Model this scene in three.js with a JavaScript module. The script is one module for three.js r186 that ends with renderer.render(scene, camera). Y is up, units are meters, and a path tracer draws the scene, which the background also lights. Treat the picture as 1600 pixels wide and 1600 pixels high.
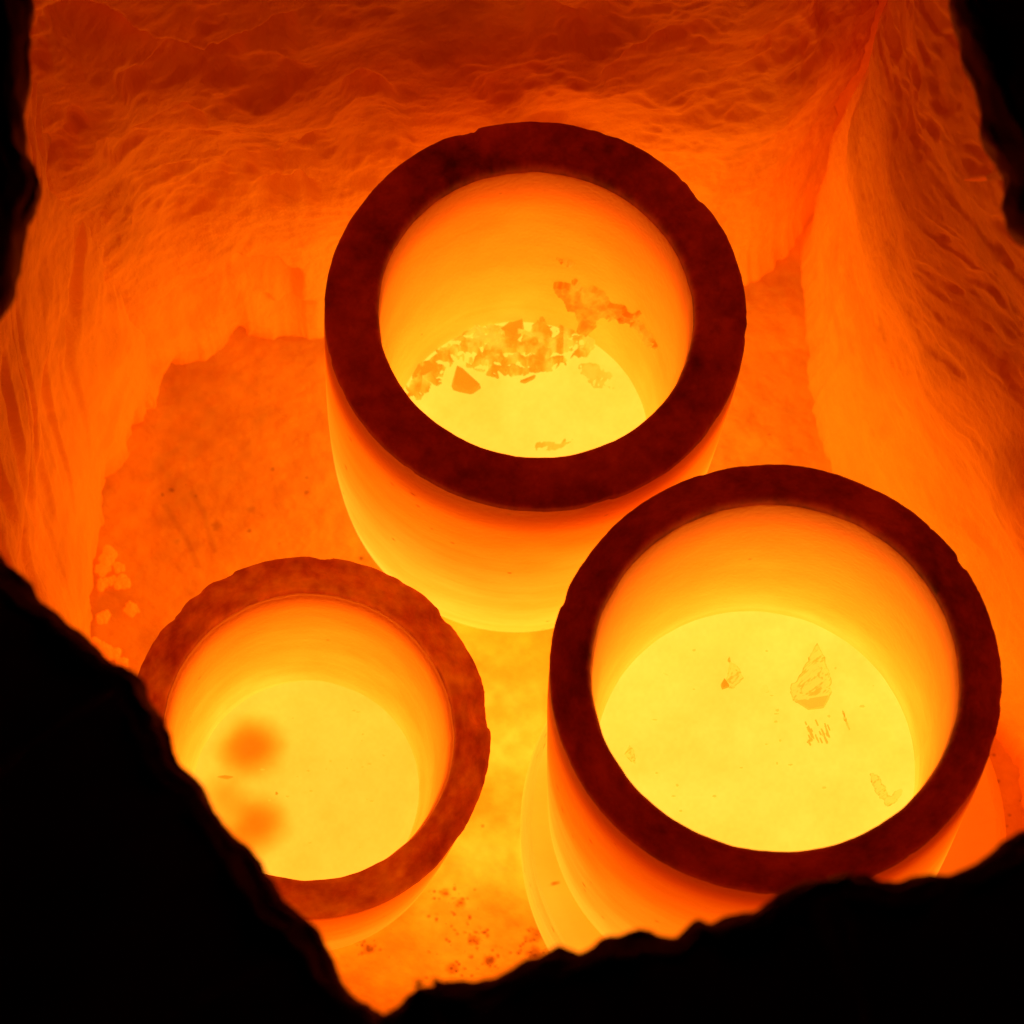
import * as THREE from 'three';
import { mergeVertices, mergeGeometries } from 'three/addons/utils/BufferGeometryUtils.js';
import { ConvexGeometry } from 'three/addons/geometries/ConvexGeometry.js';
import { RectAreaLightUniformsLib } from 'three/addons/lights/RectAreaLightUniformsLib.js';

// ------------------------------------------------------------------ camera, background, exposure
const scene = new THREE.Scene();
scene.background = new THREE.Color(0, 0, 0);            // a dark workshop: the only light is the heat of the furnace
const TH = 22 * Math.PI / 180, FPX = 4000;              // looking steeply down through the open mouth
const FWD = new THREE.Vector3(0, -Math.cos(TH), -Math.sin(TH));
const UPV = new THREE.Vector3(0, Math.sin(TH), -Math.cos(TH));
const EYE = new THREE.Vector3(0, 0.15, 0).addScaledVector(FWD, -1.0);
const camera = new THREE.PerspectiveCamera(2 * Math.atan(800 / FPX) * 180 / Math.PI, 1, 0.05, 20);
camera.position.copy(EYE); camera.up.copy(UPV); camera.lookAt(0, 0.15, 0); camera.updateMatrixWorld();
camera.focus = 1.0; camera.userData.fStop = 14;
const renderer = new THREE.WebGLRenderer({ antialias: true });
renderer.setSize(1024, 1024); renderer.toneMapping = THREE.LinearToneMapping; renderer.toneMappingExposure = 1.0;
renderer.shadowMap.enabled = true;
RectAreaLightUniformsLib.init();

// ------------------------------------------------------------------ helpers
let seed = 7;
const rnd = () => { seed = (seed + 0x6D2B79F5) | 0; let t = Math.imul(seed ^ (seed >>> 15), 1 | seed); t = (t + Math.imul(t ^ (t >>> 7), 61 | t)) ^ t; return ((t ^ (t >>> 14)) >>> 0) / 4294967296; };
const clamp = (x, a, b) => Math.min(b, Math.max(a, x));
const sstep = (a, b, x) => { const t = clamp((x - a) / (b - a), 0, 1); return t * t * (3 - 2 * t); };
const lerp = (a, b, t) => a + (b - a) * t;
function hash(x, y, z) { let h = Math.imul(x, 374761393) + Math.imul(y, 668265263) + Math.imul(z, 2147483647 ^ 0x5bd1e995); h = Math.imul(h ^ (h >>> 13), 1274126177); return ((h ^ (h >>> 16)) >>> 0) / 4294967296; }
function vn(x, y, z = 0) {                               // value noise, 0..1
  const X = Math.floor(x), Y = Math.floor(y), Z = Math.floor(z); let u = x - X, v = y - Y, w = z - Z;
  u = u * u * u * (u * (u * 6 - 15) + 10); v = v * v * v * (v * (v * 6 - 15) + 10); w = w * w * (3 - 2 * w);
  const a = (k) => lerp(lerp(hash(X, Y, k), hash(X + 1, Y, k), u), lerp(hash(X, Y + 1, k), hash(X + 1, Y + 1, k), u), v);
  return w === 0 ? a(Z) : lerp(a(Z), a(Z + 1), w);
}
const fbm = (x, y, z = 0, o = 4) => { let s = 0, a = 0.5, n = 0; for (let i = 0; i < o; i++) { s += a * vn(x, y, z + i * 17); n += a; x = x * 2.03 + 11.3; y = y * 2.03 + 5.7; a *= 0.5; } return s / n; };
const swell = (x, y, z = 0, o = 2) => { let s = 0, a = 0.5, n = 0; for (let i = 0; i < o; i++) { s += a * (1 - (2 * vn(x, y, z + i * 13) - 1) ** 2); n += a; x = x * 2.1 + 3.1; y = y * 2.1 + 8.9; a *= 0.5; } return s / n; };
const ridge = (x, y, z = 0, o = 3) => { let s = 0, a = 0.5, n = 0; for (let i = 0; i < o; i++) { s += a * (1 - Math.abs(2 * vn(x, y, z + i * 13) - 1)); n += a; x = x * 2.1 + 3.1; y = y * 2.1 + 8.9; a *= 0.5; } return s / n; };
function at(px, py, h) {                                 // the point at height h that stands behind a place in the 1600 px photograph
  const d = FWD.clone().addScaledVector(UPV, -(py - 800) / FPX); d.x += (px - 800) / FPX;
  return EYE.clone().addScaledVector(d, (h - EYE.y) / d.y);
}
function pxOf(x, y, z) { const d = new THREE.Vector3(x, y, z).sub(EYE), w = d.dot(FWD); return [800 + FPX * d.x / w, 800 - FPX * d.dot(UPV) / w]; }
function sdPoly(poly, x, y) { let d = 1e9, inn = false; for (let i = 0, j = poly.length - 1; i < poly.length; j = i++) { const [ax, ay] = poly[i], [bx, by] = poly[j], t = clamp(((x - ax) * (bx - ax) + (y - ay) * (by - ay)) / ((bx - ax) ** 2 + (by - ay) ** 2), 0, 1); d = Math.min(d, Math.hypot(x - ax - t * (bx - ax), y - ay - t * (by - ay))); if ((ay > y) !== (by > y) && x < (bx - ax) * (y - ay) / (by - ay) + ax) inn = !inn; } return inn ? d : -d; }
const used = {};
function named(o, name) { used[name] = (used[name] ?? -1) + 1; o.name = used[name] ? name + '_' + String(used[name]).padStart(3, '0') : name; return o; }
function tag(o, label, category, group, kind) { o.userData.label = label; if (category) o.userData.category = category; if (group) o.userData.group = group; if (kind) o.userData.kind = kind; return o; }
function mesh(name, geo, mat, parent = scene) { const m = new THREE.Mesh(geo, mat); if (parent === scene) named(m, name); else m.name = name; m.castShadow = m.receiveShadow = true; parent.add(m); return m; }
function thing(name, pos) { const g = named(new THREE.Group(), name); if (pos) g.position.copy(pos); scene.add(g); return g; }
function grid(nu, nv, f, closeU = false) {               // a surface from f(u, v) with uv in the same range
  const P = [], UV = [], I = [];
  for (let j = 0; j <= nv; j++) for (let i = 0; i <= nu; i++) { const p = f(i / nu, j / nv); P.push(p[0], p[1], p[2]); UV.push(p[3] ?? i / nu, p[4] ?? j / nv); }
  for (let j = 0; j < nv; j++) for (let i = 0; i < nu; i++) { const a = j * (nu + 1) + i, b = a + 1, c = a + nu + 1, d = c + 1; I.push(a, b, d, a, d, c); }
  const g = new THREE.BufferGeometry(); g.setAttribute('position', new THREE.Float32BufferAttribute(P, 3)); g.setAttribute('uv', new THREE.Float32BufferAttribute(UV, 2)); g.setIndex(I); g.computeVertexNormals();
  if (closeU) { const n = g.attributes.normal; for (let j = 0; j <= nv; j++) { const a = j * (nu + 1), b = a + nu; const x = n.getX(a) + n.getX(b), y = n.getY(a) + n.getY(b), z = n.getZ(a) + n.getZ(b), l = Math.hypot(x, y, z) || 1; n.setXYZ(a, x / l, y / l, z / l); n.setXYZ(b, x / l, y / l, z / l); } }
  return g;
}
function tex(w, h, f, color = false) {                   // f(u, v) -> grey or [r, g, b] (linear 0..1)
  const d = new Uint8Array(w * h * 4), enc = (c) => 255 * (color ? (c <= 0.0031308 ? 12.92 * c : 1.055 * Math.pow(c, 1 / 2.4) - 0.055) : c);
  for (let j = 0; j < h; j++) for (let i = 0; i < w; i++) { let c = f((i + 0.5) / w, (j + 0.5) / h); if (typeof c === 'number') c = [c, c, c]; const k = (j * w + i) * 4; for (let q = 0; q < 3; q++) d[k + q] = clamp(Math.round(enc(clamp(c[q], 0, 1))), 0, 255); d[k + 3] = 255; }
  const t = new THREE.DataTexture(d, w, h); t.magFilter = t.minFilter = THREE.LinearFilter; t.wrapS = t.wrapT = THREE.RepeatWrapping; if (color) t.colorSpace = THREE.SRGBColorSpace; t.needsUpdate = true; return t;
}
// the colour a red- to yellow-hot solid gives off, by how hot it is (k = 1: yellow heat)
const heat = (k) => [1.7 * k, 0.56 * Math.pow(k, 2.2), 0.034 * Math.pow(k, 5)];
function resample(pts, n) {                              // even resampling of a polyline of [x, z]
  const L = [0]; for (let i = 1; i < pts.length; i++) L.push(L[i - 1] + Math.hypot(pts[i][0] - pts[i - 1][0], pts[i][1] - pts[i - 1][1]));
  const out = []; let k = 0; for (let i = 0; i <= n; i++) { const s = L.at(-1) * i / n; while (k < pts.length - 2 && L[k + 1] < s) k++; const t = (s - L[k]) / (L[k + 1] - L[k] || 1); out.push([lerp(pts[k][0], pts[k + 1][0], t), lerp(pts[k][1], pts[k + 1][1], t)]); }
  out.length_ = L.at(-1); return out;
}
const smooth = (p, r) => p.map((_, i) => { let x = 0, z = 0, n = 0; for (let k = -r; k <= r; k++) { const q = p[clamp(i + k, 0, p.length - 1)]; x += q[0]; z += q[1]; n++; } return [x / n, z / n]; });
const floorPts = (list, h = 0) => list.map(([x, y]) => { const p = at(x, y, h); return [p.x, p.z]; });

// ------------------------------------------------------------------ materials
const fibreBump = tex(512, 512, (u, v) => 0.3 * fbm(u * 24, v * 34, 3, 4) + 0.4 * fbm(u * 60, v * 60, 5, 3) + 0.2 * vn(u * 200, v * 200, 9));
const liningMap = tex(1024, 1024, (u, v) => { const x = u * 0.5, y = v * 0.5, w = 0.02 * (fbm(x * 20, y * 20, 701, 2) - 0.5), t = 0.86 + 0.26 * fbm(x * 24 + w * 30, y * 34, 703, 4) + 0.14 * (fbm((x + w) * 150, (y + w) * 190, 705, 3) - 0.5) - 0.14 * sstep(0.56, 0.74, fbm(x * 40, y * 40, 707, 3)); return [0.66 * t, 0.56 * t, 0.16 * t]; }, true);
// falloff of light from blanket foot to open mouth, painted into its emission (v = 2 x height)
const liningGlow = tex(512, 512, (u, v) => { const y = v / 2, x = u / 2; const k = (0.05 + 0.2 * Math.exp(-((y / 0.13) ** 2))) * (0.8 + 0.4 * fbm(x * 26, y * 30, 711, 4)); return heat(k); }, true);
const lining = (rot) => {
  const b = fibreBump.clone(); b.rotation = rot; b.repeat.set(3.5, 3.5); b.needsUpdate = true;
  return new THREE.MeshStandardMaterial({ map: liningMap, roughness: 1, bumpMap: b, bumpScale: 0.0006, emissive: new THREE.Color(1, 1, 1), emissiveMap: liningGlow, emissiveIntensity: 1 });
};
const matBack = lining(0), matSide = lining(Math.PI / 2);
const matCollar = new THREE.MeshStandardMaterial({ color: new THREE.Color(0.25, 0.11, 0.04), roughness: 1, bumpMap: fibreBump, bumpScale: 0.0006 });
const clayBump = tex(1024, 512, (u, v) => 0.6 * fbm(u * 40, v * 20, 1, 4) + 0.4 * vn(u * 300, v * 150, 2));

// ------------------------------------------------------------------ furnace floor
const FX = [-0.34, 0.42], FZ = [-0.32, 0.36];
const hot = at(800, 1190, 0);                            // where the three crucibles stand closest: centre of the painted floor glow
const px2uv = (x, y) => { const p = at(x, y, 0); return [(p.x - FX[0]) / (FX[1] - FX[0]), (p.z - FZ[0]) / (FZ[1] - FZ[0])]; };
const pits = []; for (let i = 0; i < 420; i++) pits.push([rnd(), rnd(), 0.0003 + 0.0009 * rnd() ** 3, 0.3 + 0.5 * rnd()]);
for (const [x, y, r, s] of [[338, 820, 9, 0.45], [388, 828, 4, 0.6], [268, 765, 4, 0.6], [253, 772, 3, 0.6], [478, 745, 4, 0.5], [478, 768, 4, 0.5], [425, 732, 3, 0.5], [392, 795, 7, 0.3], [275, 845, 6, 0.25], [720, 1410, 7, 0.4], [740, 1468, 9, 0.5], [705, 1512, 10, 0.5], [765, 1500, 8, 0.8], [838, 1460, 12, 0.5], [695, 1395, 8, 0.4], [577, 1482, 8, 0.5], [835, 1490, 12, 0.6], [1555, 1260, 10, 0.5], [1540, 1280, 10, 0.6]]) {
  const [u, v] = px2uv(x, y); pits.push([u, v, r / FPX * 1.1, s]);
  if (r > 6 && y > 1200) for (let i = 0; i < 26; i++) { const a = 6.283 * rnd(), q = 0.026 * rnd() * rnd(); pits.push([u + q * Math.cos(a), v + q * Math.sin(a), 0.0003 + 0.0008 * rnd() * rnd(), 0.5 + 0.5 * rnd()]); }
}
const N = 1400, stain = new Float32Array(N * N);
for (const [u, v, r, s] of pits) { const R = r / 0.7 * N, cx = u * N, cy = v * N; for (let y = Math.max(0, Math.floor(cy - 2 * R - 1)); y < Math.min(N, cy + 2 * R + 1); y++) for (let x = Math.max(0, Math.floor(cx - 2 * R - 1)); x < Math.min(N, cx + 2 * R + 1); x++) { const d = Math.hypot(x - cx, y - cy) / R + 0.6 * (vn(x * 0.5, y * 0.5, 3) - 0.5); const k = y * N + x; stain[k] = Math.max(stain[k], s * (1 - sstep(0.4, 1.3, d))); } }
const cracks = [floorPts([[300, 770], [318, 800], [325, 830], [335, 860]]), floorPts([[258, 790], [290, 840], [310, 885]])];
const floorTone = (u, v) => {
  const x = lerp(FX[0], FX[1], u), z = lerp(FZ[0], FZ[1], v); let s = stain[Math.min(N - 1, Math.floor(v * N)) * N + Math.min(N - 1, Math.floor(u * N))];
  for (const c of cracks) for (let i = 1; i < c.length; i++) { const [ax, az] = c[i - 1], [bx, bz] = c[i], t = clamp(((x - ax) * (bx - ax) + (z - az) * (bz - az)) / ((bx - ax) ** 2 + (bz - az) ** 2), 0, 1), d = Math.hypot(x - ax - t * (bx - ax), z - az - t * (bz - az)); s = Math.max(s, 0.2 * (1 - sstep(0.0003, 0.0022, d))); }
  const mott = 0.72 + 0.46 * fbm(x * 40, z * 40, 4, 6) + 0.2 * (fbm(x * 180, z * 180, 8, 3) - 0.5);
  return mott * (1 - 0.72 * s);
};
const floorMap = tex(N, N, (u, v) => { const t = floorTone(u, v); return [0.55 * t, 0.5 * t, 0.17 * t]; }, true);
const floorGlow = tex(700, 700, (u, v) => { const x = lerp(FX[0], FX[1], u), z = lerp(FZ[0], FZ[1], v), d = Math.hypot(x - hot.x, z - hot.z); const k = (0.22 + 0.58 * Math.exp(-((d / 0.108) ** 2))) * (0.86 + 0.28 * fbm(x * 30, z * 30, 6, 4)) * floorTone(u, v); return heat(k).map((c) => c / 1.7); }, true);  // bright pool between the crucibles is painted into the emission
const matFloor = new THREE.MeshStandardMaterial({ map: floorMap, roughness: 0.95, bumpMap: tex(1024, 1024, (u, v) => fbm(u * 70, v * 70, 2, 6)), bumpScale: 0.003, emissive: new THREE.Color(1, 1, 1), emissiveMap: floorGlow, emissiveIntensity: 1.7 });
{
  const top = grid(150, 150, (u, v) => { const x = lerp(FX[0], FX[1], u), z = lerp(FZ[0], FZ[1], v); return [x, 0.0016 * (fbm(x * 40, z * 40, 12, 3) - 0.5) - 0.0004, z, u, v]; });
  const ix = top.index.array; for (let i = 0; i < ix.length; i += 3) { const t = ix[i + 1]; ix[i + 1] = ix[i + 2]; ix[i + 2] = t; } top.computeVertexNormals();
  const slab = new THREE.BoxGeometry(FX[1] - FX[0], 0.06, FZ[1] - FZ[0]); slab.translate((FX[0] + FX[1]) / 2, -0.0325, (FZ[0] + FZ[1]) / 2);
  const f = mesh('glowing_furnace_floor', mergeGeometries([top, slab]), matFloor);
  tag(f, 'pitted orange hot refractory floor of the furnace under the crucibles', 'floor', null, 'structure');
}

// ------------------------------------------------------------------ lining of thick fibre blanket
const TOPY = 0.41;
function blanket(name, px, opts, mat, label) {
  // px: hem on the floor as it runs in the photograph; inward is to the right of the run
  const n = opts.n, rag = resample(floorPts(px), n), rough = rag.forEach((p, i) => { if (i > 3 && i < n - 3) { p[0] += 0.0052 * (fbm(i * 0.11, 1.7, n, 4) - 0.5); p[1] += 0.0052 * (fbm(i * 0.11, 7.7, n, 4) - 0.5); } }), sm = smooth(rag, opts.soft), len = rag.length_;
  const nor = sm.map((_, i) => { const a = sm[Math.max(0, i - 3)], b = sm[Math.min(n, i + 3)], l = Math.hypot(b[0] - a[0], b[1] - a[1]); return [-(b[1] - a[1]) / l, (b[0] - a[0]) / l]; });
  const nv = opts.nv, R = opts.lip ?? 0.011;
  const surf = (u, v) => {
    const i = Math.round(u * n), y = -0.003 + TOPY * (v < 0.12 ? v * 0.45 : 0.054 + (v - 0.12) * (0.946 / 0.88)), s = u * len;
    const k = Math.exp(-Math.max(0, y - 0.012) / 0.018), N_ = nor[i];
    let d = opts.relief(s, y, len, sm[i][0], sm[i][1]); if (opts.roundStart && s < 0.016) d -= 0.016 * (1 - Math.sqrt(1 - (1 - s / 0.016) ** 2)); if (opts.roundEnd && len - s < 0.01) d -= 0.01 * (1 - Math.sqrt(1 - (1 - (len - s) / 0.01) ** 2));
    if (y < R) { const q = (R - Math.max(y, -0.003)) / R; d -= R * 0.75 * (1 - Math.sqrt(Math.max(0, 1 - Math.min(1, q) ** 2))); }
    d -= (opts.flare ?? 0.03) * (y / TOPY);
    return [lerp(sm[i][0], rag[i][0], k) + N_[0] * d, y, lerp(sm[i][1], rag[i][1], k) + N_[1] * d, s * 2, y * 2];
  };
  const front = grid(n, nv, surf);
  const m = 24, back = grid(m, 2, (u, v) => { const i = Math.round((1 - u) * n), N_ = nor[i]; return [sm[i][0] - N_[0] * 0.075, -0.003 + TOPY * v, sm[i][1] - N_[1] * 0.075, u * len, v]; });
  const top = grid(n, 1, (u, v) => { const p = surf(u, 1), i = Math.round(u * n), N_ = nor[i]; return v === 0 ? p : [sm[i][0] - N_[0] * 0.075, TOPY - 0.003, sm[i][1] - N_[1] * 0.075, u * len, 1]; });
  const end = (u) => { const i = Math.round(u * n), N_ = nor[i]; return grid(1, nv, (a, v) => { const p = surf(u, v), w = u ? a : 1 - a; return w === 0 ? p : [sm[i][0] - N_[0] * 0.075, p[1], sm[i][1] - N_[1] * 0.075, a, v]; }); };
  const o = mesh(name, mergeGeometries([front, back, top, end(0), end(1)]), mat);
  return tag(o, label, 'furnace lining', null, 'structure');
}
const matted = (s, y, z) => { const a = 0.012 * (fbm(s * 30, y * 30, z, 3) - 0.5), b = 0.012 * (fbm(s * 30, y * 30, z + 3, 3) - 0.5); return 0.4 * 0.0016 * (fbm((s + a) * 160, (y + b) * 320, z + 6, 3) - 0.5) + 0.4 * 0.0014 * (fbm((s + b) * 330, (y + a) * 140, z + 9, 3) - 0.5) + 0.0008 * (fbm((s + 2 * a) * 50, (y + 2 * b) * 70, z + 12, 3) - 0.5); };
const pillows = (s, y, z) => fbm(s * 16, y * 18, z, 2);
// pockets under overhanging folds: line in the photograph, depth, reach
const pockets = [[[[272, 460], [320, 440], [372, 414], [420, 426], [480, 444]], 0.011, 45], [[[390, 318], [430, 304], [470, 288], [506, 306]], 0.007, 28], [[[98, 70], [150, 38], [190, 56], [240, 84], [330, 104], [390, 88]], 0.013, 45], [[[535, 168], [575, 146], [630, 170]], 0.009, 40], [[[190, 140], [260, 112], [330, 100], [430, 78], [480, 66]], 0.009, 45], [[[820, 26], [870, 30], [930, 60]], 0.008, 35], [[[260, 20], [330, 10], [420, 24], [520, 16], [640, 6]], 0.009, 40], [[[150, 235], [200, 215], [290, 178], [330, 200]], 0.007, 35], [[[215, 300], [300, 285], [400, 272], [520, 220]], 0.005, 30], [[[930, 120], [980, 90], [1050, 70], [1120, 60]], 0.006, 35], [[[395, 470], [440, 480], [500, 470]], 0.005, 30]];
blanket('back_fibre_wall', [[150, 640], [240, 655], [251, 612], [272, 577], [290, 580], [325, 576], [356, 556], [362, 545], [376, 527], [398, 540], [430, 549], [480, 545], [620, 515], [900, 470], [1120, 462], [1180, 458], [1222, 424], [1252, 372], [1310, 310], [1400, 240], [1520, 150]], {
  n: 620, nv: 620, soft: 40, flare: 0.015, lip: 0.014,
  relief: (s, y, L, x0, z0) => {
    const up = sstep(0.04, 0.16, y), hem = sstep(0.004, 0.03, y), [px, py] = pxOf(x0, y, z0), wx = 0.03 * (fbm(s * 8, y * 8, 31, 2) - 0.5);
    let d = 0.024 * hem * (fbm(s * 11, y * 13, 21, 2) - 0.5) + 0.0075 * (0.35 + 0.65 * up) * hem * (fbm(s * 30 + wx * 20, (y - 0.15 * s) * 42, 51, 3) - 0.5);
    const patch = sstep(0.35, 0.65, fbm(s * 14, y * 14, 77, 2));
    d += 0.002 * up * (0.2 + 0.8 * patch) * (swell((s + wx) * 11, (y + wx - s * 0.14) * 34, 41, 3) - 0.6) + 0.0004 * up * (swell((s + wx) * 30, (y + wx - s * 0.1) * 110, 43, 3) - 0.6);
    d -= 0.0045 * up * sstep(0.52, 0.78, fbm(s * 30 + 3 + 20 * wx, y * 40 + 20 * wx, 87, 4));
    d += 1.2 * matted(s, y, 71) * hem;
    { const k = clamp((py - 30) / 320, -0.3, 1), ex = lerp(1352, 1256, k); d -= 0.016 * sstep(-10, 0, px - ex - 38 + 6 * (fbm(py * 0.05, 2, 9, 2) - 0.5)) * sstep(0.01, 0.05, y); }
    for (const [pl, h, L2] of pockets) { if (px < pl[0][0] || px > pl.at(-1)[0]) continue; let k = 0; while (pl[k + 1][0] < px) k++; const t = (px - pl[k][0]) / (pl[k + 1][0] - pl[k][0]), dy = py - lerp(pl[k][1], pl[k + 1][1], t) + 9 * (fbm(px * 0.06, 3, h * 1000, 2) - 0.5), e = sstep(0, 30, Math.min(px - pl[0][0], pl.at(-1)[0] - px)); d -= h * e * sstep(-5, 4, dy) * Math.exp(-Math.max(0, dy) / L2); }
    return d;
  },
}, matBack, 'back wall of wrinkled glowing fibre blanket with a scalloped lower hem');
// torn strands: q runs across them (metres), t along them
const folds = (q0, t, z, amp) => { const q = q0 + 0.035 * (fbm(q0 * 5, t * 9, z, 3) - 0.5) + 0.008 * (fbm(q0 * 20, t * 30, z + 9, 2) - 0.5); return amp * ((swell(q * 40, t * 9, z + 1, 2) - 0.6) + 0.5 * (fbm(q * 90, t * 40, z + 2, 3) - 0.5) + 0.8 * (fbm(q0 * 40, t * 36, z + 7, 3) - 0.5) - 0.9 * sstep(0.56, 0.72, fbm(q * 80, t * 12, z + 4, 2)) + 0.1 * (fbm(q * 300, t * 120, z + 3, 2) - 0.5)); };
blanket('left_fibre_wall', [[90, 2050], [118, 1700], [140, 1250], [146, 1040], [150, 980], [149, 940], [158, 862], [165, 800], [172, 758], [196, 738], [206, 722], [205, 700], [213, 690], [214, 670], [228, 664], [232, 650], [247, 646], [250, 618], [256, 596], [270, 579], [276, 560]], {
  n: 560, nv: 520, soft: 60, roundEnd: true, flare: 0.02, lip: 0.008,
  relief: (s, y, L) => { const f = sstep(0.05, 0.13, y + 0.03 * (fbm(s * 20, y * 4, 5, 2) - 0.5)) * 0.9 + 0.1; return sstep(0.002, 0.03, y) * 0.012 * (pillows(s, y, 91) - 0.5) + (0.7 * matted(s, y, 97) + folds(s - 0.55 * y, y, 95, 0.0045) * f) * sstep(0.002, 0.02, y) - 0.004 * f; },
}, matSide, 'left wall of glowing fibre blanket torn into upright strands');
blanket('right_fibre_wall', [[1268, 330], [1254, 372], [1252, 400], [1248, 440], [1254, 480], [1256, 540], [1262, 600], [1272, 660], [1284, 716], [1330, 800], [1440, 990], [1590, 1215], [1600, 1300], [1660, 1500], [1740, 2050]], {
  n: 600, nv: 520, soft: 30, roundStart: true, flare: 0.02, lip: 0.008,
  relief: (s, y, L) => { const f = sstep(0.1, 0.26, y + 0.08 * (fbm(s * 14, y * 6, 6, 2) - 0.5) + 0.25 * (s - 0.2)) * 0.97 + 0.03; return sstep(0.002, 0.03, y) * (0.014 * (pillows(s, y, 121) - 0.5) + matted(s, y, 127) + folds(y - 0.42 * s, 0.9 * s, 125, 0.0015) * f - 0.0024 * f * sstep(0.6, 0.74, fbm((y - 0.4 * s) * 60, s * 34, 131, 3))); },
}, matSide, 'right wall of glowing fibre blanket with slanting torn folds');
blanket('front_fibre_wall', [[1760, 1990], [1200, 2000], [600, 2000], [60, 2000]], { n: 120, nv: 100, soft: 10, relief: (s, y) => 0.012 * (pillows(s, y, 141) - 0.5) }, matBack, 'front wall of the furnace hidden under the dark front lip');

// ------------------------------------------------------------------ torn lip round the furnace mouth, unlit on its outer side
let lipN = 0;
function lip(name, px, label, nx = 260) {
  const H = 0.415 + 0.011 * (lipN++ % 2), e = resample(floorPts(px, H + 0.012), nx), L = e.length_, sm = smooth(e, 8);
  const nor = sm.map((_, i) => { const a = sm[Math.max(0, i - 4)], b = sm[Math.min(nx, i + 4)], l = Math.hypot(b[0] - a[0], b[1] - a[1]); return [-(b[1] - a[1]) / l, (b[0] - a[0]) / l]; });
  const prof = [[0.3, -0.004]]; for (let k = 0; k <= 24; k++) { const a = -Math.PI / 2 + Math.PI * k / 24; prof.push([0.009 - 0.009 * Math.cos(a), 0.011 + 0.009 * Math.sin(a)]); } for (let k = 1; k < 8; k++) prof.push([0.009 + k * 0.013, 0.020 + 0.004 * k]); prof.push([0.3, 0.06]);
  const g = grid(nx, prof.length - 1, (u, v) => {
    const i = Math.round(u * nx), k = Math.round(v * (prof.length - 1)), [o, y] = prof[k], s = u * L;
    const w = k === 0 || k === prof.length - 1 ? 0 : 1, b = w * (0.003 * (fbm(s * 120, y * 90, 201, 4) - 0.5) + 0.0016 * (ridge(s * 90, y * 200, 205, 2) - 0.5));
    const d = o - b, far = o > 0.2 ? 1 : 0, N_ = nor[i];
    return [e[i][0] - N_[0] * d + far * 0, H + y + (w ? 0.004 * (fbm(s * 60, k * 0.3, 211, 3) - 0.5) : 0), e[i][1] - N_[1] * d, s * 3, y * 3];
  });
  const o = mesh(name, g, matCollar); return tag(o, label, 'furnace lip');
}
lip('furnace_mouth_lip', [[-420, 180], [-160, 560], [-60, 720], [0, 868], [32, 905], [60, 938], [95, 968], [140, 1008], [175, 1035], [203, 1052], [222, 1066], [232, 1090], [250, 1120], [264, 1150], [276, 1185], [294, 1214], [318, 1236], [338, 1270], [366, 1308], [390, 1334], [408, 1356], [430, 1390], [462, 1424], [494, 1452], [508, 1478], [520, 1502], [535, 1532], [552, 1552], [575, 1568], [600, 1590], [660, 1680], [820, 1900]].reverse(), 'black slanting lip of the furnace mouth at the lower left corner', 460);
lip('furnace_mouth_lip', [[300, 1900], [540, 1660], [598, 1588], [622, 1572], [636, 1553], [652, 1542], [680, 1547], [676, 1534], [705, 1534], [742, 1537], [790, 1521], [845, 1500], [876, 1487], [905, 1488], [940, 1466], [968, 1462], [1000, 1458], [1028, 1467], [1058, 1465], [1078, 1448], [1092, 1440], [1112, 1446], [1150, 1434], [1180, 1426], [1198, 1408], [1240, 1390], [1272, 1374], [1310, 1368], [1350, 1370], [1385, 1379], [1430, 1376], [1478, 1366], [1510, 1358], [1552, 1332], [1600, 1302], [1720, 1240], [1860, 1160], [2160, 1000]].reverse(), 'black lip of the furnace mouth along the lower right', 420);
lip('furnace_mouth_lip', [[2160, 1100], [1900, 760], [1740, 560], [1650, 450], [1604, 372], [1580, 350], [1572, 315], [1568, 275], [1548, 230], [1535, 190], [1530, 150], [1512, 100], [1500, 60], [1488, 20], [1480, -40], [1470, -220], [1466, -700]].reverse(), 'black lip of the furnace mouth at the upper right corner');
lip('furnace_mouth_lip', [[30, -700], [40, -220], [44, -20], [46, 40], [42, 110], [36, 180], [40, 235], [52, 262], [62, 290], [56, 320], [36, 345], [30, 400], [20, 450], [0, 485], [-60, 560], [-160, 640], [-420, 980]].reverse(), 'black lip of the furnace mouth at the upper left corner');

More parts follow.
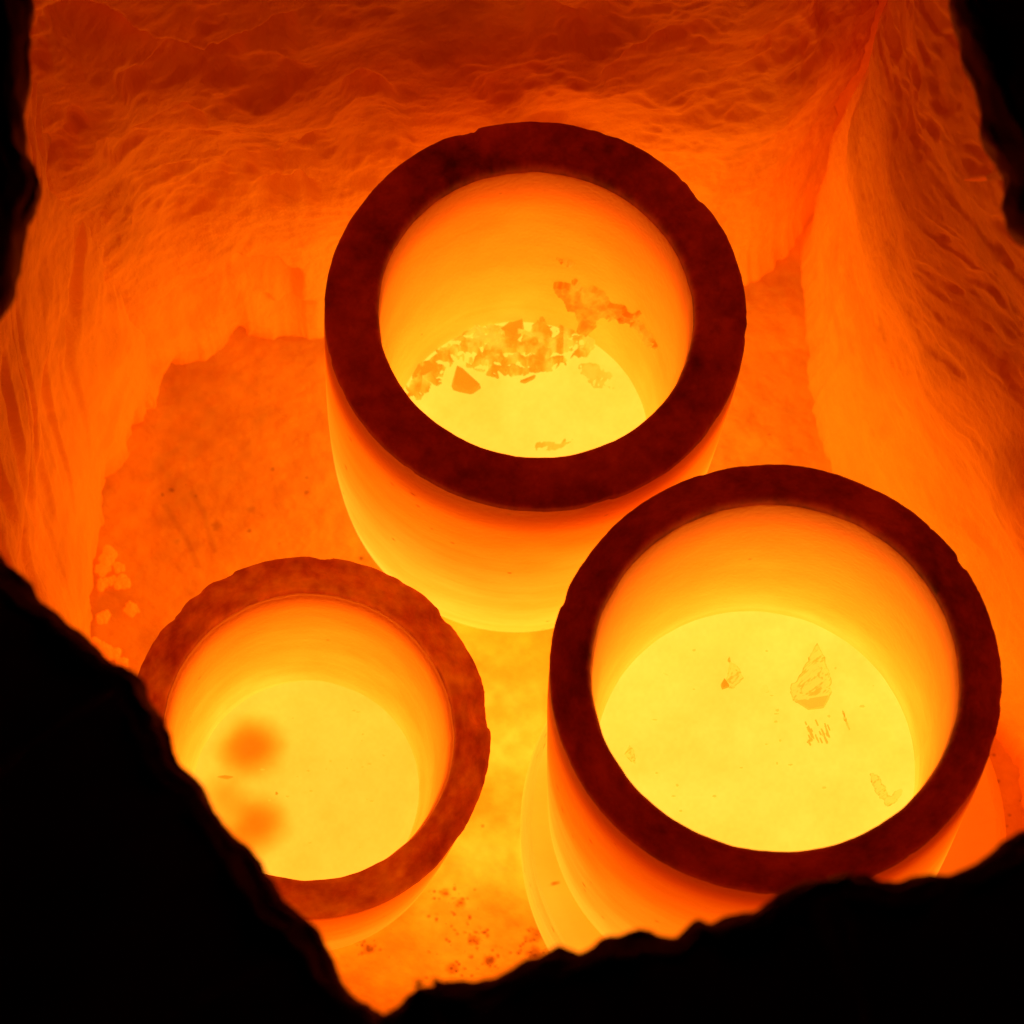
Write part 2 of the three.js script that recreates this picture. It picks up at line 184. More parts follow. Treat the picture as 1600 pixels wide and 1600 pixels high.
// ------------------------------------------------------------------ crucibles
// outer / inner: [radius, height] from the foot up to the rim and from the rim down
function crucible(spec) {
  const base = at(...spec.foot, spec.footY), rim = at(...spec.rimPx, spec.rimY), axis = rim.clone().sub(base), H = axis.length(); axis.normalize();
  const g = thing('glowing_crucible', base); g.quaternion.setFromUnitVectors(new THREE.Vector3(0, 1, 0), axis); tag(g, spec.label, 'crucible', 'crucibles glowing in the furnace'); g.scale.z = spec.oval ?? 1; g.updateMatrixWorld();
  const { ro, ri } = spec, z0 = spec.z, rr = 0.003, rn = spec.inR ?? 0.0038, jag = spec.jag;
  spec.chips = spec.chips.map(([a, w, d]) => [a, w * 0.8, d * 0.8]); for (let k = 0; k < 16; k++) spec.chips.push([rnd() * 6.283, 0.012 + 0.05 * rnd() * rnd(), (0.0003 + 0.0009 * rnd() * rnd()) * jag]);
  const chipO = (a, y) => { const x = Math.cos(a), z = Math.sin(a), e = sstep(H - 0.014, H - 0.002, y); let d = e * jag * (0.0012 * (fbm(x * 1.4 + 9, z * 1.4 + 4, z0, 2) - 0.5) + 0.0005 * (fbm(x * 24, z * 24, z0 + 1, 4) - 0.5)); for (const [ca, w, dep] of spec.chips) { let q = Math.abs(a - ca); q = Math.min(q, 2 * Math.PI - q); d -= e * dep * 0.6 * (1 - sstep(w * 0.4, w * 1.6, q + 0.06 * (fbm(a * 20, y * 200, z0, 3) - 0.5))); } return d + 0.0006 * (fbm(x * 2, z * 2 + y * 20, z0 + 3, 2) - 0.5); };
  const interp = (pr, t) => { const s = t * (pr.length - 1), k = Math.min(pr.length - 2, Math.floor(s)); return [lerp(pr[k][0], pr[k + 1][0], s - k), lerp(pr[k][1], pr[k + 1][1], s - k)]; };
  const curve = (pr) => { const c = new THREE.CatmullRomCurve3(pr.map(([r, y]) => new THREE.Vector3(r, y * H, 0)), false, 'centripetal'); return (t) => { const p = c.getPoint(t); return [p.x, p.y]; }; };
  const ring = (f, nv, disp, byR = false) => grid(420, nv, (u, v) => { const [r, y] = f(v), a = -u * 2 * Math.PI, q = r + disp(((a % (2 * Math.PI)) + 2 * Math.PI) % (2 * Math.PI), y, r); return [q * Math.cos(a), y + (f.lift ? f.lift(a, r, y) : 0), q * Math.sin(a), u, byR ? (r - ri) / (ro - ri) : y / H]; }, true);
  // outer wall with the foot
  const yo = H - 0.006, outerC = curve([...spec.outer, [ro, yo / H]]);
  const outer = (t) => (t < 0.04 ? [lerp(0.0, spec.outer[0][0], t / 0.04), 0.0005] : outerC((t - 0.04) / 0.96));
  mesh('outer_wall', ring(outer, 70, (a, y, r) => (r < 0.03 ? 0 : chipO(a, y))), spec.mat, g);
  // rim: down the outside a little, over the flat top, down the inside a little
  const il = spec.lipDrop ?? 0.0055;
  const rimP = [[ro, yo]]; for (let k = 0; k <= 6; k++) { const a = k / 6 * Math.PI / 2; rimP.push([ro - rr + rr * Math.cos(a), H - rr + rr * Math.sin(a)]); }
  for (let k = 1; k < 14; k++) rimP.push([lerp(ro - rr, ri + rn * 0.7, k / 14), H]); for (let k = 0; k <= 10; k++) { const a = k / 10 * Math.PI / 2; rimP.push([ri + 0.7 * rn * (1 - Math.sin(a)), H - rn + rn * Math.cos(a)]); } rimP.push([ri - 0.0002, H - il]);
  const rf = (t) => rimP[Math.round(t * (rimP.length - 1))]; rf.lift = (a, r, y) => { const x = r * Math.cos(a), z = r * Math.sin(a); let d = 0.0012 * (fbm(x * 90, z * 90, z0 + 11, 4) - 0.5) * jag; const w = (r - ri) / (ro - ri); for (const [ca, wd, dep] of spec.chips) { let q = a; q = ((q % (2 * Math.PI)) + 2 * Math.PI) % (2 * Math.PI); q = Math.abs(q - ca); q = Math.min(q, 2 * Math.PI - q); d -= dep * 0.8 * sstep(0.35, 0.75, w) * (1 - sstep(wd * 0.4, wd * 1.5, q)); } return d * sstep(H - 0.0058, H - 0.003, y); };
  mesh('rim', ring(rf, rimP.length - 1, (a, y, r) => chipO(a, y) * sstep(ri + 0.004, ro - 0.004, r) + sstep(ro - 0.001, ro - 0.004, r) * 0.0006 * (fbm(Math.cos(a) * 8, Math.sin(a) * 8, z0 + 2, 3) - 0.5), true), spec.rimMat, g);
  // inner wall down into the melt
  const innerC = curve([[ri + 0.0012, (H - il + 0.0012) / H], [ri - 0.0003, (H - il - 0.001) / H], ...spec.inner]);
  mesh('inner_wall', ring((t) => innerC(t), 60, (a, y) => 0.0006 * (fbm(Math.cos(a) * 8, Math.sin(a) * 8, z0 + 2, 3) - 0.5) * sstep(H * 0.7, H, y) + 0.0005 * (fbm(Math.cos(a) * 5, Math.sin(a) * 5 + y * 30, z0 + 5, 3) - 0.5)), spec.innerMat, g);
  return { g, base, axis, H };
}
// fireclay: hot where it holds the charge, the glow falloff to its open end is painted into the emission (v = height up the wall)
function clay(hotness, lo, hi, z, spots = 40, side = () => 1, pw = 1) {
  const sp = []; for (let i = 0; i < spots; i++) sp.push([rnd(), rnd(), 0.0012 + 0.002 * rnd() * rnd()]);
  const W = 768, Hh = 384;
  const tone = (u, v) => { let s = 0; for (const [a, b, r] of sp) { const d = Math.hypot((u - a) * 2.4, v - b) / (r * 2.4); if (d < 1.4) s = Math.max(s, 0.55 * (1 - sstep(0.5, 1.3, d))); } return (1 - s) * (0.93 + 0.14 * fbm(u * 20, v * 9, z, 4)); };
  const glow = tex(W, Hh, (u, v) => { const k = hotness * side(u) * lerp(1, lo, clamp((v - hi[0]) / (hi[1] - hi[0]), 0, 1) ** pw) * lerp(1, 0.22, sstep(0.82, 0.96, v)) * (0.86 + 0.2 * fbm(u * 9, v * 7, z + 4, 4) + 0.08 * (fbm(u * 4, v * 60, z + 6, 3) - 0.5)) * tone(u, v); return heat(k).map((c) => c / 1.7); }, true);
  glow.wrapT = THREE.ClampToEdgeWrapping;
  return new THREE.MeshStandardMaterial({ color: new THREE.Color(0.55, 0.38, 0.15), roughness: 0.85, bumpMap: clayBump, bumpScale: 0.0005, emissive: new THREE.Color(1, 1, 1), emissiveMap: glow, emissiveIntensity: 1.7 });
}
const rimMap = (z) => tex(1024, 64, (u, v) => { const a = u * 2 * Math.PI, R = 3 + v, x = R * Math.cos(a) + 20, y = R * Math.sin(a) + 20, m = fbm(x * 3, y * 3, z, 5), k = clamp(0.6 + 1.6 * (m - 0.45) + 0.5 * (fbm(x * 16, y * 16, z, 3) - 0.5), 0.15, 1.6); return [0.2 * k, 0.045 * k, 0.012 * k]; }, true);
const rimMat = (z, h) => new THREE.MeshStandardMaterial({ map: rimMap(z), roughness: 0.95, bumpMap: rimMap(z + 1), bumpScale: 0.002, emissive: new THREE.Color(1, 1, 1), emissiveMap: tex(512, 48, (u, v) => { const a = u * 2 * Math.PI, R = 3 + v, x = R * Math.cos(a) + 40, y = R * Math.sin(a) + 40; return heat(h * clamp(0.2 + 1.5 * fbm(x * 0.7, y * 0.7, z + 5, 3) + 0.7 * (fbm(x * 5, y * 5, z + 6, 4) - 0.47), 0.15, 3)); }, true), emissiveIntensity: 1 });

const A = crucible({ foot: [798, 772], footY: 0.0008, rimPx: [839, 479.5], rimY: 0.2018, ro: 0.0808, ri: 0.0606, z: 3, jag: 1,
  outer: [[0.060, 0.0], [0.0665, 0.03], [0.0755, 0.16], [0.0795, 0.32], [0.0812, 0.5], [0.0815, 0.7], [0.0812, 0.88]],
  inner: [[0.0603, 0.85], [0.0595, 0.65], [0.0572, 0.45], [0.0535, 0.3], [0.045, 0.16]],
  chips: [[1.25, 0.05, 0.0018], [5.6, 0.08, 0.0012], [4.35, 0.05, 0.001]],
  mat: clay(1.0, 0.28, [0.15, 1.0], 3, 60, () => 1, 1.5), innerMat: clay(0.92, 0.36, [0.3, 1.0], 5, 14, () => 1, 0.75), rimMat: rimMat(3, 0.055),
  label: 'tall crucible with a thick dark red rim at the top, half melted crust inside' });
const B = crucible({ foot: [1164, 1262], footY: 0.0308, rimPx: [1212, 1045.5], rimY: 0.2072, ro: 0.0808, ri: 0.0662, z: 23, jag: 0.9,
  outer: [[0.076, 0.0], [0.0815, 0.02], [0.0828, 0.2], [0.0826, 0.5], [0.082, 0.75], [0.0812, 0.9]],
  inner: [[0.066, 0.85], [0.0652, 0.65], [0.064, 0.45], [0.0625, 0.3], [0.057, 0.14]],
  chips: [[0.35, 0.05, 0.0012], [5.75, 0.04, 0.0012], [3.5, 0.05, 0.001]],
  mat: clay(0.92, 0.22, [0.02, 1.0], 23, 60, () => 1, 1.3), innerMat: clay(0.94, 0.3, [0.4, 1.0], 25, 14, () => 1, 0.7), rimMat: rimMat(29, 0.045),
  label: 'widest looking crucible at the lower right, standing on a round disc, full of bright melt' });
const Cc = crucible({ foot: [471, 1260], oval: 1.03, footY: 0.0008, rimPx: [484, 1141], rimY: 0.1185, ro: 0.0711, ri: 0.0572, z: 43, jag: 1.25,
  outer: [[0.058, 0.0], [0.063, 0.05], [0.066, 0.3], [0.0682, 0.6], [0.0695, 0.85]], lipDrop: 0.006, inR: 0.003,
  inner: [[0.0568, 0.93], [0.0561, 0.915], [0.0556, 0.89], [0.0548, 0.8], [0.0535, 0.55], [0.049, 0.26], [0.045, 0.1]],
  chips: [[6.15, 0.1, 0.0028], [5.55, 0.06, 0.0016], [4.75, 0.05, 0.0012], [3.85, 0.07, 0.0014], [0.62, 0.08, 0.0016], [1.35, 0.07, 0.0012]],
  mat: clay(0.78, 0.35, [0.0, 1.0], 43, 60, () => 1, 1.2), innerMat: clay(0.93, 0.4, [0.2, 1.0], 45, 14, () => 1, 0.75), rimMat: rimMat(47, 0.2),
  label: 'shortest crucible at the lower left with a chipped brick red rim' });

// ------------------------------------------------------------------ molten glass in the crucibles
function melt(c, y, r, k, spec, label, I) {
  const h = y - c.base.y, p = c.base.clone().addScaledVector(c.axis, h / c.axis.y);
  const g = thing('glowing_molten_glass', p); tag(g, label, 'molten glass', 'pools of molten glass in the crucibles');
  const M = 640, glow = tex(M, M, (u, v) => { const x = (u - 0.5) * 2 * r * 1.05, z = (v - 0.5) * 2 * r * 1.05; let q = k * (0.95 + 0.09 * fbm(x * 70 + 5, z * 70, spec.z, 5) + 0.02 * (vn(x * 700, z * 700, 3) - 0.5)); for (const [ax, az, rad, dep, soft] of spec.cool) { const w = rad * (0.3 * (fbm(x * 60, z * 60, spec.z + 9, 3) - 0.5)); q *= 1 - dep * (1 - sstep(rad * (0.55 - 0.45 * soft), rad * (1.05 + 0.12 * soft), Math.hypot(x - ax, z - az) + w)); } return heat(q).map((e) => e / 2.2); }, true);
  const mat = new THREE.MeshStandardMaterial({ color: new THREE.Color(0.35, 0.22, 0.1), roughness: 0.4, emissive: new THREE.Color(1, 1, 1), emissiveMap: glow, emissiveIntensity: 2.2 });
  const geo = grid(120, 40, (u, v) => { const a = -u * 2 * Math.PI, q = v * r * 1.05, x = q * Math.cos(a), z = q * Math.sin(a); return [x, 0.0007 * (fbm(x * 60, z * 60, spec.z + 2, 3) - 0.5) + 0.002 * sstep(r * 0.9, r, q), z, 0.5 + x / (2.1 * r), 0.5 + z / (2.1 * r)]; }, true);
  mesh('melt_surface', geo, mat, g);
  const L = new THREE.RectAreaLight(new THREE.Color(1, 0.36, 0.022), I, r * 1.25, r * 1.25); L.position.copy(p).y += 0.006; L.rotation.x = Math.PI / 2; L.name = 'melt_light'; scene.add(L);
  return { g, p, mat };
}
const rel = (p, x, y, h) => { const q = at(x, y, h); return [q.x - p.x, q.z - p.z]; };
const yA = 0.068, yB = 0.094, yC = 0.024;
const pC = Cc.base.clone().addScaledVector(Cc.axis, (yC - Cc.base.y) / Cc.axis.y);
const mA = melt(A, yA, 0.0548, 1.08, { z: 61, cool: [] }, 'bright yellow pool half covered by crust in the tall crucible at the top', 1.15);
const mB = melt(B, yB, 0.0637, 1.1, { z: 63, cool: [] }, 'broad bright yellow pool with two pointed shards in the lower right crucible', 1.15);
const mC = melt(Cc, yC, 0.0487, 1.0, { z: 65, cool: [[...rel(pC, 393, 1166, yC), 0.0165, 0.5, 1], [...rel(pC, 398, 1288, yC), 0.0155, 0.46, 1], [...rel(pC, 350, 1245, yC), 0.013, 0.25, 1], [...rel(pC, 345, 1330, yC), 0.014, 0.4, 1]] }, 'yellow pool with two soft orange patches in the lower left crucible', 0.95);

// lumps that lie in the melts: outlines on the pool's surface, raised to a broken top
function shardGeo(poly, h, origin, y, seedK) {
  const pts = [], n = poly.length; let cx = 0, cz = 0; const w = poly.map(([x, q]) => { const p = at(x, q, y); cx += p.x / n; cz += p.z / n; return [p.x, p.z]; });
  const P = []; w.forEach(([x, z], i) => { const t = hash(i, seedK, 5); P.push(new THREE.Vector3(x - origin.x, y - origin.y - 0.001, z - origin.z)); P.push(new THREE.Vector3(lerp(cx, x, 0.62 + 0.3 * t) - origin.x, y - origin.y + h * (0.45 + 0.6 * t), lerp(cz, z, 0.62 + 0.3 * hash(i, seedK, 9)) - origin.z)); });
  const g = new ConvexGeometry(P), q = g.attributes.position, uv = []; for (let i = 0; i < q.count; i++) uv.push(q.getX(i) * 20, q.getZ(i) * 20); g.setAttribute('uv', new THREE.Float32BufferAttribute(uv, 2)); return g;
}
const lump = (k) => new THREE.MeshStandardMaterial({ color: new THREE.Color(0.4, 0.22, 0.08), roughness: 0.6, bumpMap: clayBump, bumpScale: 0.001, emissive: new THREE.Color(...heat(k)) });
const lumps = [lump(0.66), lump(0.74), lump(0.82), lump(0.9)];
const blob = (cx, cy, rx, ry, n = 8, j = 0.35) => { const o = []; for (let i = 0; i < n; i++) { const a = i / n * 2 * Math.PI + 0.3 * rnd(), q = 1 - j * rnd(); o.push([cx + rx * q * Math.cos(a), cy + ry * q * Math.sin(a)]); } return o; };
// a skin of cooler material on the pool: stands above the melt inside the outline and dips under it outside
function skinMap(k, k2, z) { return tex(512, 512, (u, v) => { const w = fbm(u * 20, v * 20, z + 2, 3), t = clamp(0.8 * sstep(0.3, 0.7, fbm(u * 11, v * 11, z, 4)) + 0.35 * sstep(0.8, 0.95, ridge(u * 30 + 4 * w, v * 30 + 4 * w, z + 5, 2)), 0, 1); return heat(lerp(k, k2, t)).map((e) => e / 1.7); }, true); }
const skinMat = (k, k2, z) => new THREE.MeshStandardMaterial({ color: new THREE.Color(0.4, 0.24, 0.08), roughness: 0.7, emissive: new THREE.Color(1, 1, 1), emissiveMap: skinMap(k, k2, z), emissiveIntensity: 1.7 });
// a glassy flake: clear hot face, cooler thin edge (u = distance from the edge)
const flakeMat = (edge, face, z) => new THREE.MeshStandardMaterial({ color: new THREE.Color(0.4, 0.24, 0.08), roughness: 0.5, emissive: new THREE.Color(1, 1, 1), emissiveMap: tex(128, 512, (u, v) => { const n = fbm(u * 9, v * 70, z, 4), b = sstep(0.45, 0.75, fbm(3, v * 12, z + 2, 2)); return heat(lerp(lerp(edge, face, 0.75 * b), face, sstep(0.04, 0.2, u)) - 0.16 * sstep(0.55, 0.7, n)).map((e) => e / 2); }, true), emissiveIntensity: 2 });
function skin(name, m, y, poly, h, rag, mat, z, holes = 0, flake = false) {
  const xs = poly.map((p) => p[0]), ys = poly.map((p) => p[1]), x0 = Math.min(...xs) - 6, x1 = Math.max(...xs) + 6, y0 = Math.min(...ys) - 6, y1 = Math.max(...ys) + 6, nu = Math.ceil((x1 - x0) / 1.3), nv = Math.ceil((y1 - y0) / 1.3), H = [];
  const g = grid(nu, nv, (u, v) => {
    const px = lerp(x0, x1, u), py = lerp(y1, y0, v), p = at(px, py, y), wx = px + 9 * (vn(px * 0.09, py * 0.09, z + 3) - 0.5), wy = py + 9 * (vn(px * 0.09, py * 0.09, z + 4) - 0.5);
    let q = sdPoly(poly, px, py) + rag * (fbm(wx * 0.07, wy * 0.07, z, 4) - 0.5) * 2;
    if (holes) q = Math.min(q, (ridge(wx * 0.045, wy * 0.07, z + 8, 3) - 0.42) * holes);
    const t = sstep(-1.5, 4, q), hh = -0.0025 + t * (0.0025 + h * (0.3 + 0.5 * fbm(wx * 0.05, wy * 0.05, z + 5, 3) + 0.25 * swell(wx * 0.11, wy * 0.11, z + 6, 2)) * sstep(-2, 14, q)); H.push(t > 0);
    return flake ? [p.x - m.p.x, hh, p.z - m.p.z, clamp(q / 30, 0.01, 0.98), (px * 0.7 + py) / 220] : [p.x - m.p.x, hh, p.z - m.p.z, px / 220, py / 220];
  });
  const keep = [], ix = g.index.array; for (let i = 0; i < ix.length; i += 3) if (H[ix[i]] || H[ix[i + 1]] || H[ix[i + 2]]) keep.push(ix[i], ix[i + 1], ix[i + 2]); g.setIndex(keep);
  return mesh(name, g, mat, m.g);
}
{ // the crust along the far side of the top crucible
  const put = (poly, h, k) => mesh('crust_lump', shardGeo(poly, h, mA.p, yA, Math.floor(rnd() * 1e6)), lumps[k], mA.g);
  skin('crust', mA, yA, [[626, 604], [655, 566], [698, 532], [728, 510], [768, 503], [800, 503], [824, 512], [830, 488], [846, 480], [860, 500], [876, 470], [900, 462], [930, 476], [966, 486], [975, 502], [944, 506], [948, 530], [918, 556], [876, 574], [836, 584], [800, 594], [768, 592], [738, 574], [716, 566], [696, 582], [690, 600], [655, 626], [636, 622]], 0.006, 10, skinMat(0.66, 0.98, 301), 302, 75);
  skin('film', mA, yA, [[950, 500], [984, 502], [1004, 530], [1014, 590], [1012, 660], [1000, 668], [994, 600], [984, 556], [962, 530]], 0.001, 7, skinMat(0.84, 0.98, 311), 312);
  skin('film', mA, yA, [[905, 575], [950, 560], [965, 600], [940, 616], [918, 600]], 0.0006, 16, skinMat(0.86, 0.98, 321), 322, 30);
  skin('film', mA, yA, [[800, 700], [850, 690], [900, 682], [890, 700], [850, 706]], 0.0006, 9, skinMat(0.8, 0.95, 331), 332, 30);
  put([[704, 604], [713, 572], [722, 574], [735, 598], [752, 607], [736, 618], [708, 612]], 0.004, 0);
  put([[640, 592], [652, 572], [672, 566], [684, 580], [668, 592], [648, 600]], 0.005, 0);
  put([[776, 520], [790, 508], [818, 504], [820, 520], [806, 534], [790, 526]], 0.006, 0);
  put([[836, 506], [840, 490], [848, 482], [857, 492], [858, 510], [848, 514]], 0.010, 0);
  put([[870, 505], [878, 482], [888, 486], [890, 510], [878, 515]], 0.010, 0);
  put([[936, 530], [946, 524], [956, 531], [944, 537]], 0.003, 1);
  put([[812, 598], [822, 594], [838, 586], [836, 592], [820, 600]], 0.002, 0);
  for (let i = 0; i < 12; i++) { const t = rnd(), cx = lerp(655, 940, t) + 20 * (rnd() - 0.5), cy = lerp(575, 520, Math.min(1, t * 1.6)) + 50 * (rnd() - 0.5), q = 2 + 4 * rnd() * rnd() * 2; put(blob(cx, cy, q, q * 0.7, 6), 0.002 + 0.003 * rnd(), Math.floor(4 * rnd())); }
  // residue that clings to the inner wall behind the pool
  const res = [[[866, 446], [900, 440], [928, 452], [960, 470], [1000, 492], [1014, 516], [1020, 540], [1016, 545], [1006, 522], [996, 510], [972, 496], [944, 498], [918, 520], [900, 520], [892, 486], [880, 470]], [[860, 400], [900, 404], [930, 430], [906, 428]]];
  const q0 = A.g.quaternion, prof = (y) => { const t = y / A.H; return lerp(0.0535, 0.0572, clamp((t - 0.3) / 0.15, 0, 1)) + lerp(0, 0.0023, clamp((t - 0.45) / 0.2, 0, 1)) + lerp(0, 0.001, clamp((t - 0.65) / 0.2, 0, 1)); };
  const keepR = [], gR = grid(260, 200, (u, v) => {
    const a = lerp(-2.1, 0.5, u), y = lerp(0.055, 0.135, v), r = prof(y), w = new THREE.Vector3(r * Math.cos(a), y, r * Math.sin(a)).applyQuaternion(q0).add(A.base), [px, py] = pxOf(w.x, w.y, w.z);
    let q = Math.max(sdPoly(res[0], px, py), sdPoly(res[1], px, py) - 5) + 26 * (fbm(px * 0.07, py * 0.07, 351, 5) - 0.5);
    const t = sstep(-1.5, 4, q), rr = r + 0.002 - t * (0.003 + 0.002 * fbm(px * 0.1, py * 0.1, 353, 3)); keepR.push(t > 0);
    return [rr * Math.cos(a), y, rr * Math.sin(a), px / 220, py / 220];
  });
  const kI = [], ixR = gR.index.array; for (let i = 0; i < ixR.length; i += 3) if (keepR[ixR[i]] || keepR[ixR[i + 1]] || keepR[ixR[i + 2]]) kI.push(ixR[i], ixR[i + 1], ixR[i + 2]); gR.setIndex(kI);
  mesh('residue', gR, skinMat(0.42, 0.74, 355), A.g);
}
{ // pieces in the lower right crucible
  const put = (name, poly, h, k) => mesh(name, shardGeo(poly, h, mB.p, yB, Math.floor(rnd() * 1e6)), k, mB.g);
  const hot1 = lump(0.98), hot2 = lump(0.86);
  const hot3 = flakeMat(0.72, 0.98, 441), film1 = flakeMat(0.66, 1.03, 401), film2 = flakeMat(0.92, 1.08, 411);
  skin('pointed_shard', mB, yB, [[1276, 1000], [1288, 1024], [1298, 1062], [1298, 1082], [1286, 1104], [1262, 1107], [1240, 1096], [1236, 1074], [1250, 1050], [1264, 1022]].map(([x, y]) => [1270 + (x - 1270) * 1.12, y]), 0.0016, 4, film1, 403, 0, true);
  skin('pointed_shard', mB, yB, [[1138, 1012], [1144, 1030], [1160, 1044], [1166, 1062], [1148, 1078], [1125, 1076], [1134, 1050]], 0.002, 3, film1, 405, 0, true);
  skin('film', mB, yB, [[1354, 1205], [1372, 1208], [1396, 1240], [1420, 1210], [1430, 1230], [1400, 1260], [1385, 1270], [1365, 1240]], 0.0008, 8, film1, 407, 0, true);
  skin('film', mB, yB, [[1348, 1196], [1362, 1200], [1396, 1256], [1388, 1264]], 0.0006, 6, film1, 421, 0, true); skin('film', mB, yB, [[1412, 1150], [1420, 1156], [1432, 1200], [1422, 1226]], 0.0006, 6, film1, 423, 0, true); skin('film', mB, yB, [[1138, 1000], [1148, 1004], [1196, 1056], [1200, 1076], [1184, 1056]], 0.0003, 5, film2, 425, 0, true);
  skin('film', mB, yB, [[968, 1180], [984, 1160], [995, 1172], [998, 1200], [985, 1192]], 0.0015, 4, film1, 409, 0, true);
  skin('film', mB, yB, [[1030, 1040], [1050, 1050], [1048, 1064], [1032, 1056]], 0.0005, 6, film2, 413, 0, true); skin('film', mB, yB, [[1180, 1070], [1200, 1064], [1205, 1085], [1186, 1092]], 0.0005, 6, film2, 415, 0, true);
  put('glass_splinter', [[1236, 1094], [1262, 1104], [1286, 1102], [1296, 1086], [1298, 1090], [1288, 1107], [1262, 1110]], 0.0016, lump(0.9));
  put('glass_splinter', [[1125, 1070], [1132, 1060], [1140, 1074], [1128, 1078]], 0.0022, lump(0.7));
  for (const poly of [[[1117, 1128], [1136, 1124], [1160, 1118], [1150, 1126], [1130, 1131]], [[1310, 1092], [1322, 1112], [1332, 1140], [1326, 1146], [1316, 1126]], [[1416, 1170], [1420, 1156], [1428, 1196], [1420, 1226], [1414, 1230]], [[1256, 1160], [1266, 1148], [1274, 1156], [1264, 1166]], [[1240, 1306], [1248, 1290], [1254, 1268], [1250, 1296]]]) skin('glass_splinter', mB, yB, poly, 0.0008, 3, hot3, 430 + poly[0][0], 0, true);
  for (let i = 0; i < 22; i++) { const x = 1252 + 44 * rnd(), y = 1124 + 34 * rnd(), l = 5 + 9 * rnd(); put('glass_splinter', [[x, y], [x + 2, y - 1], [x + l * 0.5 + 2, y + l], [x + l * 0.4, y + l]], 0.001, hot2); }
  for (let i = 0; i < 26; i++) { const x = 980 + 400 * rnd(), y = 1010 + 280 * rnd(); put('glass_splinter', blob(x, y, 2 + 5 * rnd(), 1.5 + 2 * rnd(), 5), 0.0006, hot1); }
}
{ // a twig-like splinter and specks in the lower left crucible
  const put = (poly, h, k) => mesh('glass_splinter', shardGeo(poly, h, mC.p, yC, Math.floor(rnd() * 1e6)), k, mC.g);
  put([[338, 1214], [352, 1212], [366, 1214], [356, 1218], [344, 1216]], 0.0015, lumps[0]);
  put(blob(432, 1240, 3.5, 3, 6), 0.001, lumps[0]);
  for (let i = 0; i < 22; i++) put(blob(400 + 230 * rnd(), 1110 + 220 * rnd(), 1.5 + 4 * rnd(), 1 + 1.5 * rnd(), 5), 0.0004, lumps[3]);
}

// ------------------------------------------------------------------ disc under the lower right crucible
{
  const p = at(1184, 1316, 0.0); p.y = 0.0008; const R = 0.1025, h = 0.029;
  const g = thing('glowing_kiln_disc', p); tag(g, 'round speckled refractory disc on the floor under the lower right crucible', 'kiln disc');
  const prof = [[0.0, 0.0], [R - 0.002, 0.0], [R, 0.004], [R, h - 0.005], [R - 0.0015, h - 0.0015], [R - 0.005, h], [0.0, h]].map(([r, y]) => new THREE.Vector2(r, y));
  const lg = new THREE.LatheGeometry(prof, 160);
  mesh('disc_body', lg, clay(0.8, 0.9, [0, 1], 83, 160, (u) => 0.8 + 0.4 * Math.cos(2 * Math.PI * (u - 0.78))), g);  // lit and shaded side of the disc painted into its emission
}

// ------------------------------------------------------------------ added fill light just above the floor, brightens the bases of the three crucibles
{ const L = new THREE.RectAreaLight(new THREE.Color(1, 0.3, 0.015), 1.2, 0.08, 0.08); L.position.set(hot.x, 0.006, hot.z); L.rotation.x = Math.PI / 2; L.name = 'added_floor_light'; scene.add(L); }

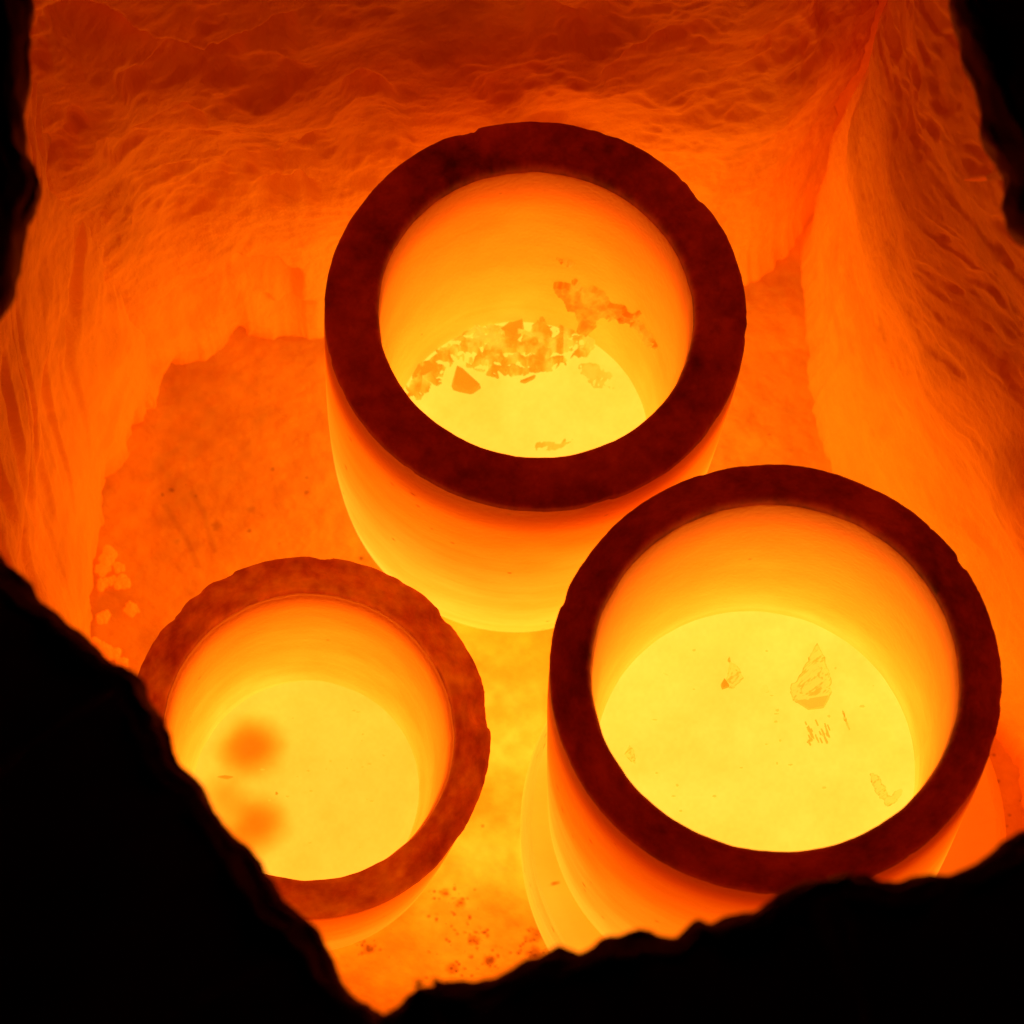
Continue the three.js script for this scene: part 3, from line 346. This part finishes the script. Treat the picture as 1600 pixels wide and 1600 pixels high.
// ------------------------------------------------------------------ crumbs
const crumbMat = new THREE.MeshStandardMaterial({ color: new THREE.Color(0.75, 0.45, 0.2), roughness: 1, emissive: new THREE.Color(...heat(0.42)) });
function crumb(x, y, r, label, i) {
  const gC = new THREE.IcosahedronGeometry(1, 6), q = gC.attributes.position, v = new THREE.Vector3(); for (let k = 0; k < q.count; k++) { v.fromBufferAttribute(q, k); v.multiplyScalar((0.1 + 1.75 * fbm(v.x * 1.7 + i * 9, v.z * 1.7 + v.y * 0.6, i + 500, 5)) * r / 3600); v.y = v.y * 0.7 + 0.1 * r / 3600; q.setXYZ(k, v.x, v.y, v.z); }
  const gM = mergeVertices(gC.deleteAttribute('normal').deleteAttribute('uv'), 1e-6); gM.computeVertexNormals(); gM.setAttribute('uv', new THREE.Float32BufferAttribute(new Float32Array(gM.attributes.position.count * 2), 2));
  const o = mesh('fibre_crumb', gM, crumbMat); o.position.copy(at(x, y, 0.0012)); tag(o, label, 'crumb', 'pale crumbs on the floor by the left wall'); return o;
}
[[168, 872, 15, 'largest pale rounded crumb on the floor against the left wall hem'], [188, 887, 9, 'small pale crumb touching the right side of the largest crumb'], [160, 890, 12, 'pale crumb just below the largest crumb by the left wall'], [190, 912, 12, 'pale lumpy crumb in the middle of the crumb cluster'], [172, 908, 8, 'small pale crumb left of the lumpy one in the cluster'], [160, 912, 9, 'narrow pale crumb against the hem below the cluster'], [206, 950, 12, 'pale flake lying apart, between the cluster and the short crucible'], [160, 965, 10, 'pale crumb below the flake close to the left wall'], [160, 1016, 17, 'pale crumb lying above the black lip near the left wall foot'], [178, 1022, 11, 'pale crumb beside the black lip, right of the wall foot'], [190, 1036, 9, 'lowest pale crumb, touching the black lip']].forEach(([x, y, r, l], i) => crumb(x, y, r, l, i));
{ // a dark scrap at the edge of the front lip and a loose strand on the right wall
  const s = shardGeo([[646, 1538], [652, 1534], [662, 1531], [660, 1536], [652, 1541]], 0.002, at(654, 1536, 0.435), 0.435, 77);
  const o = mesh('loose_scrap', s, matCollar); o.position.copy(at(654, 1536, 0.435)); tag(o, 'tiny dark scrap at the front edge of the lower right lip', 'scrap');
  const a = at(1506, 281, 0.3), b = at(1545, 277, 0.32), c = at(1574, 264, 0.35), cv = new THREE.CatmullRomCurve3([a, b, c]);
  const st = grid(20, 8, (u, v) => { const p = cv.getPoint(u), w = 0.0022 * (0.15 + u) * (1 + 0.3 * Math.sin(u * 9)), q = v * 2 * Math.PI; return [p.x + 0.3 * w * Math.cos(q), p.y + w * Math.sin(q), p.z + w * Math.cos(q), u, v]; }, false);
  const t = mesh('fibre_strand', st, matSide); tag(t, 'loose strand of fibre sticking out across the right wall near the black lip', 'fibre strand');
}
renderer.render(scene, camera);
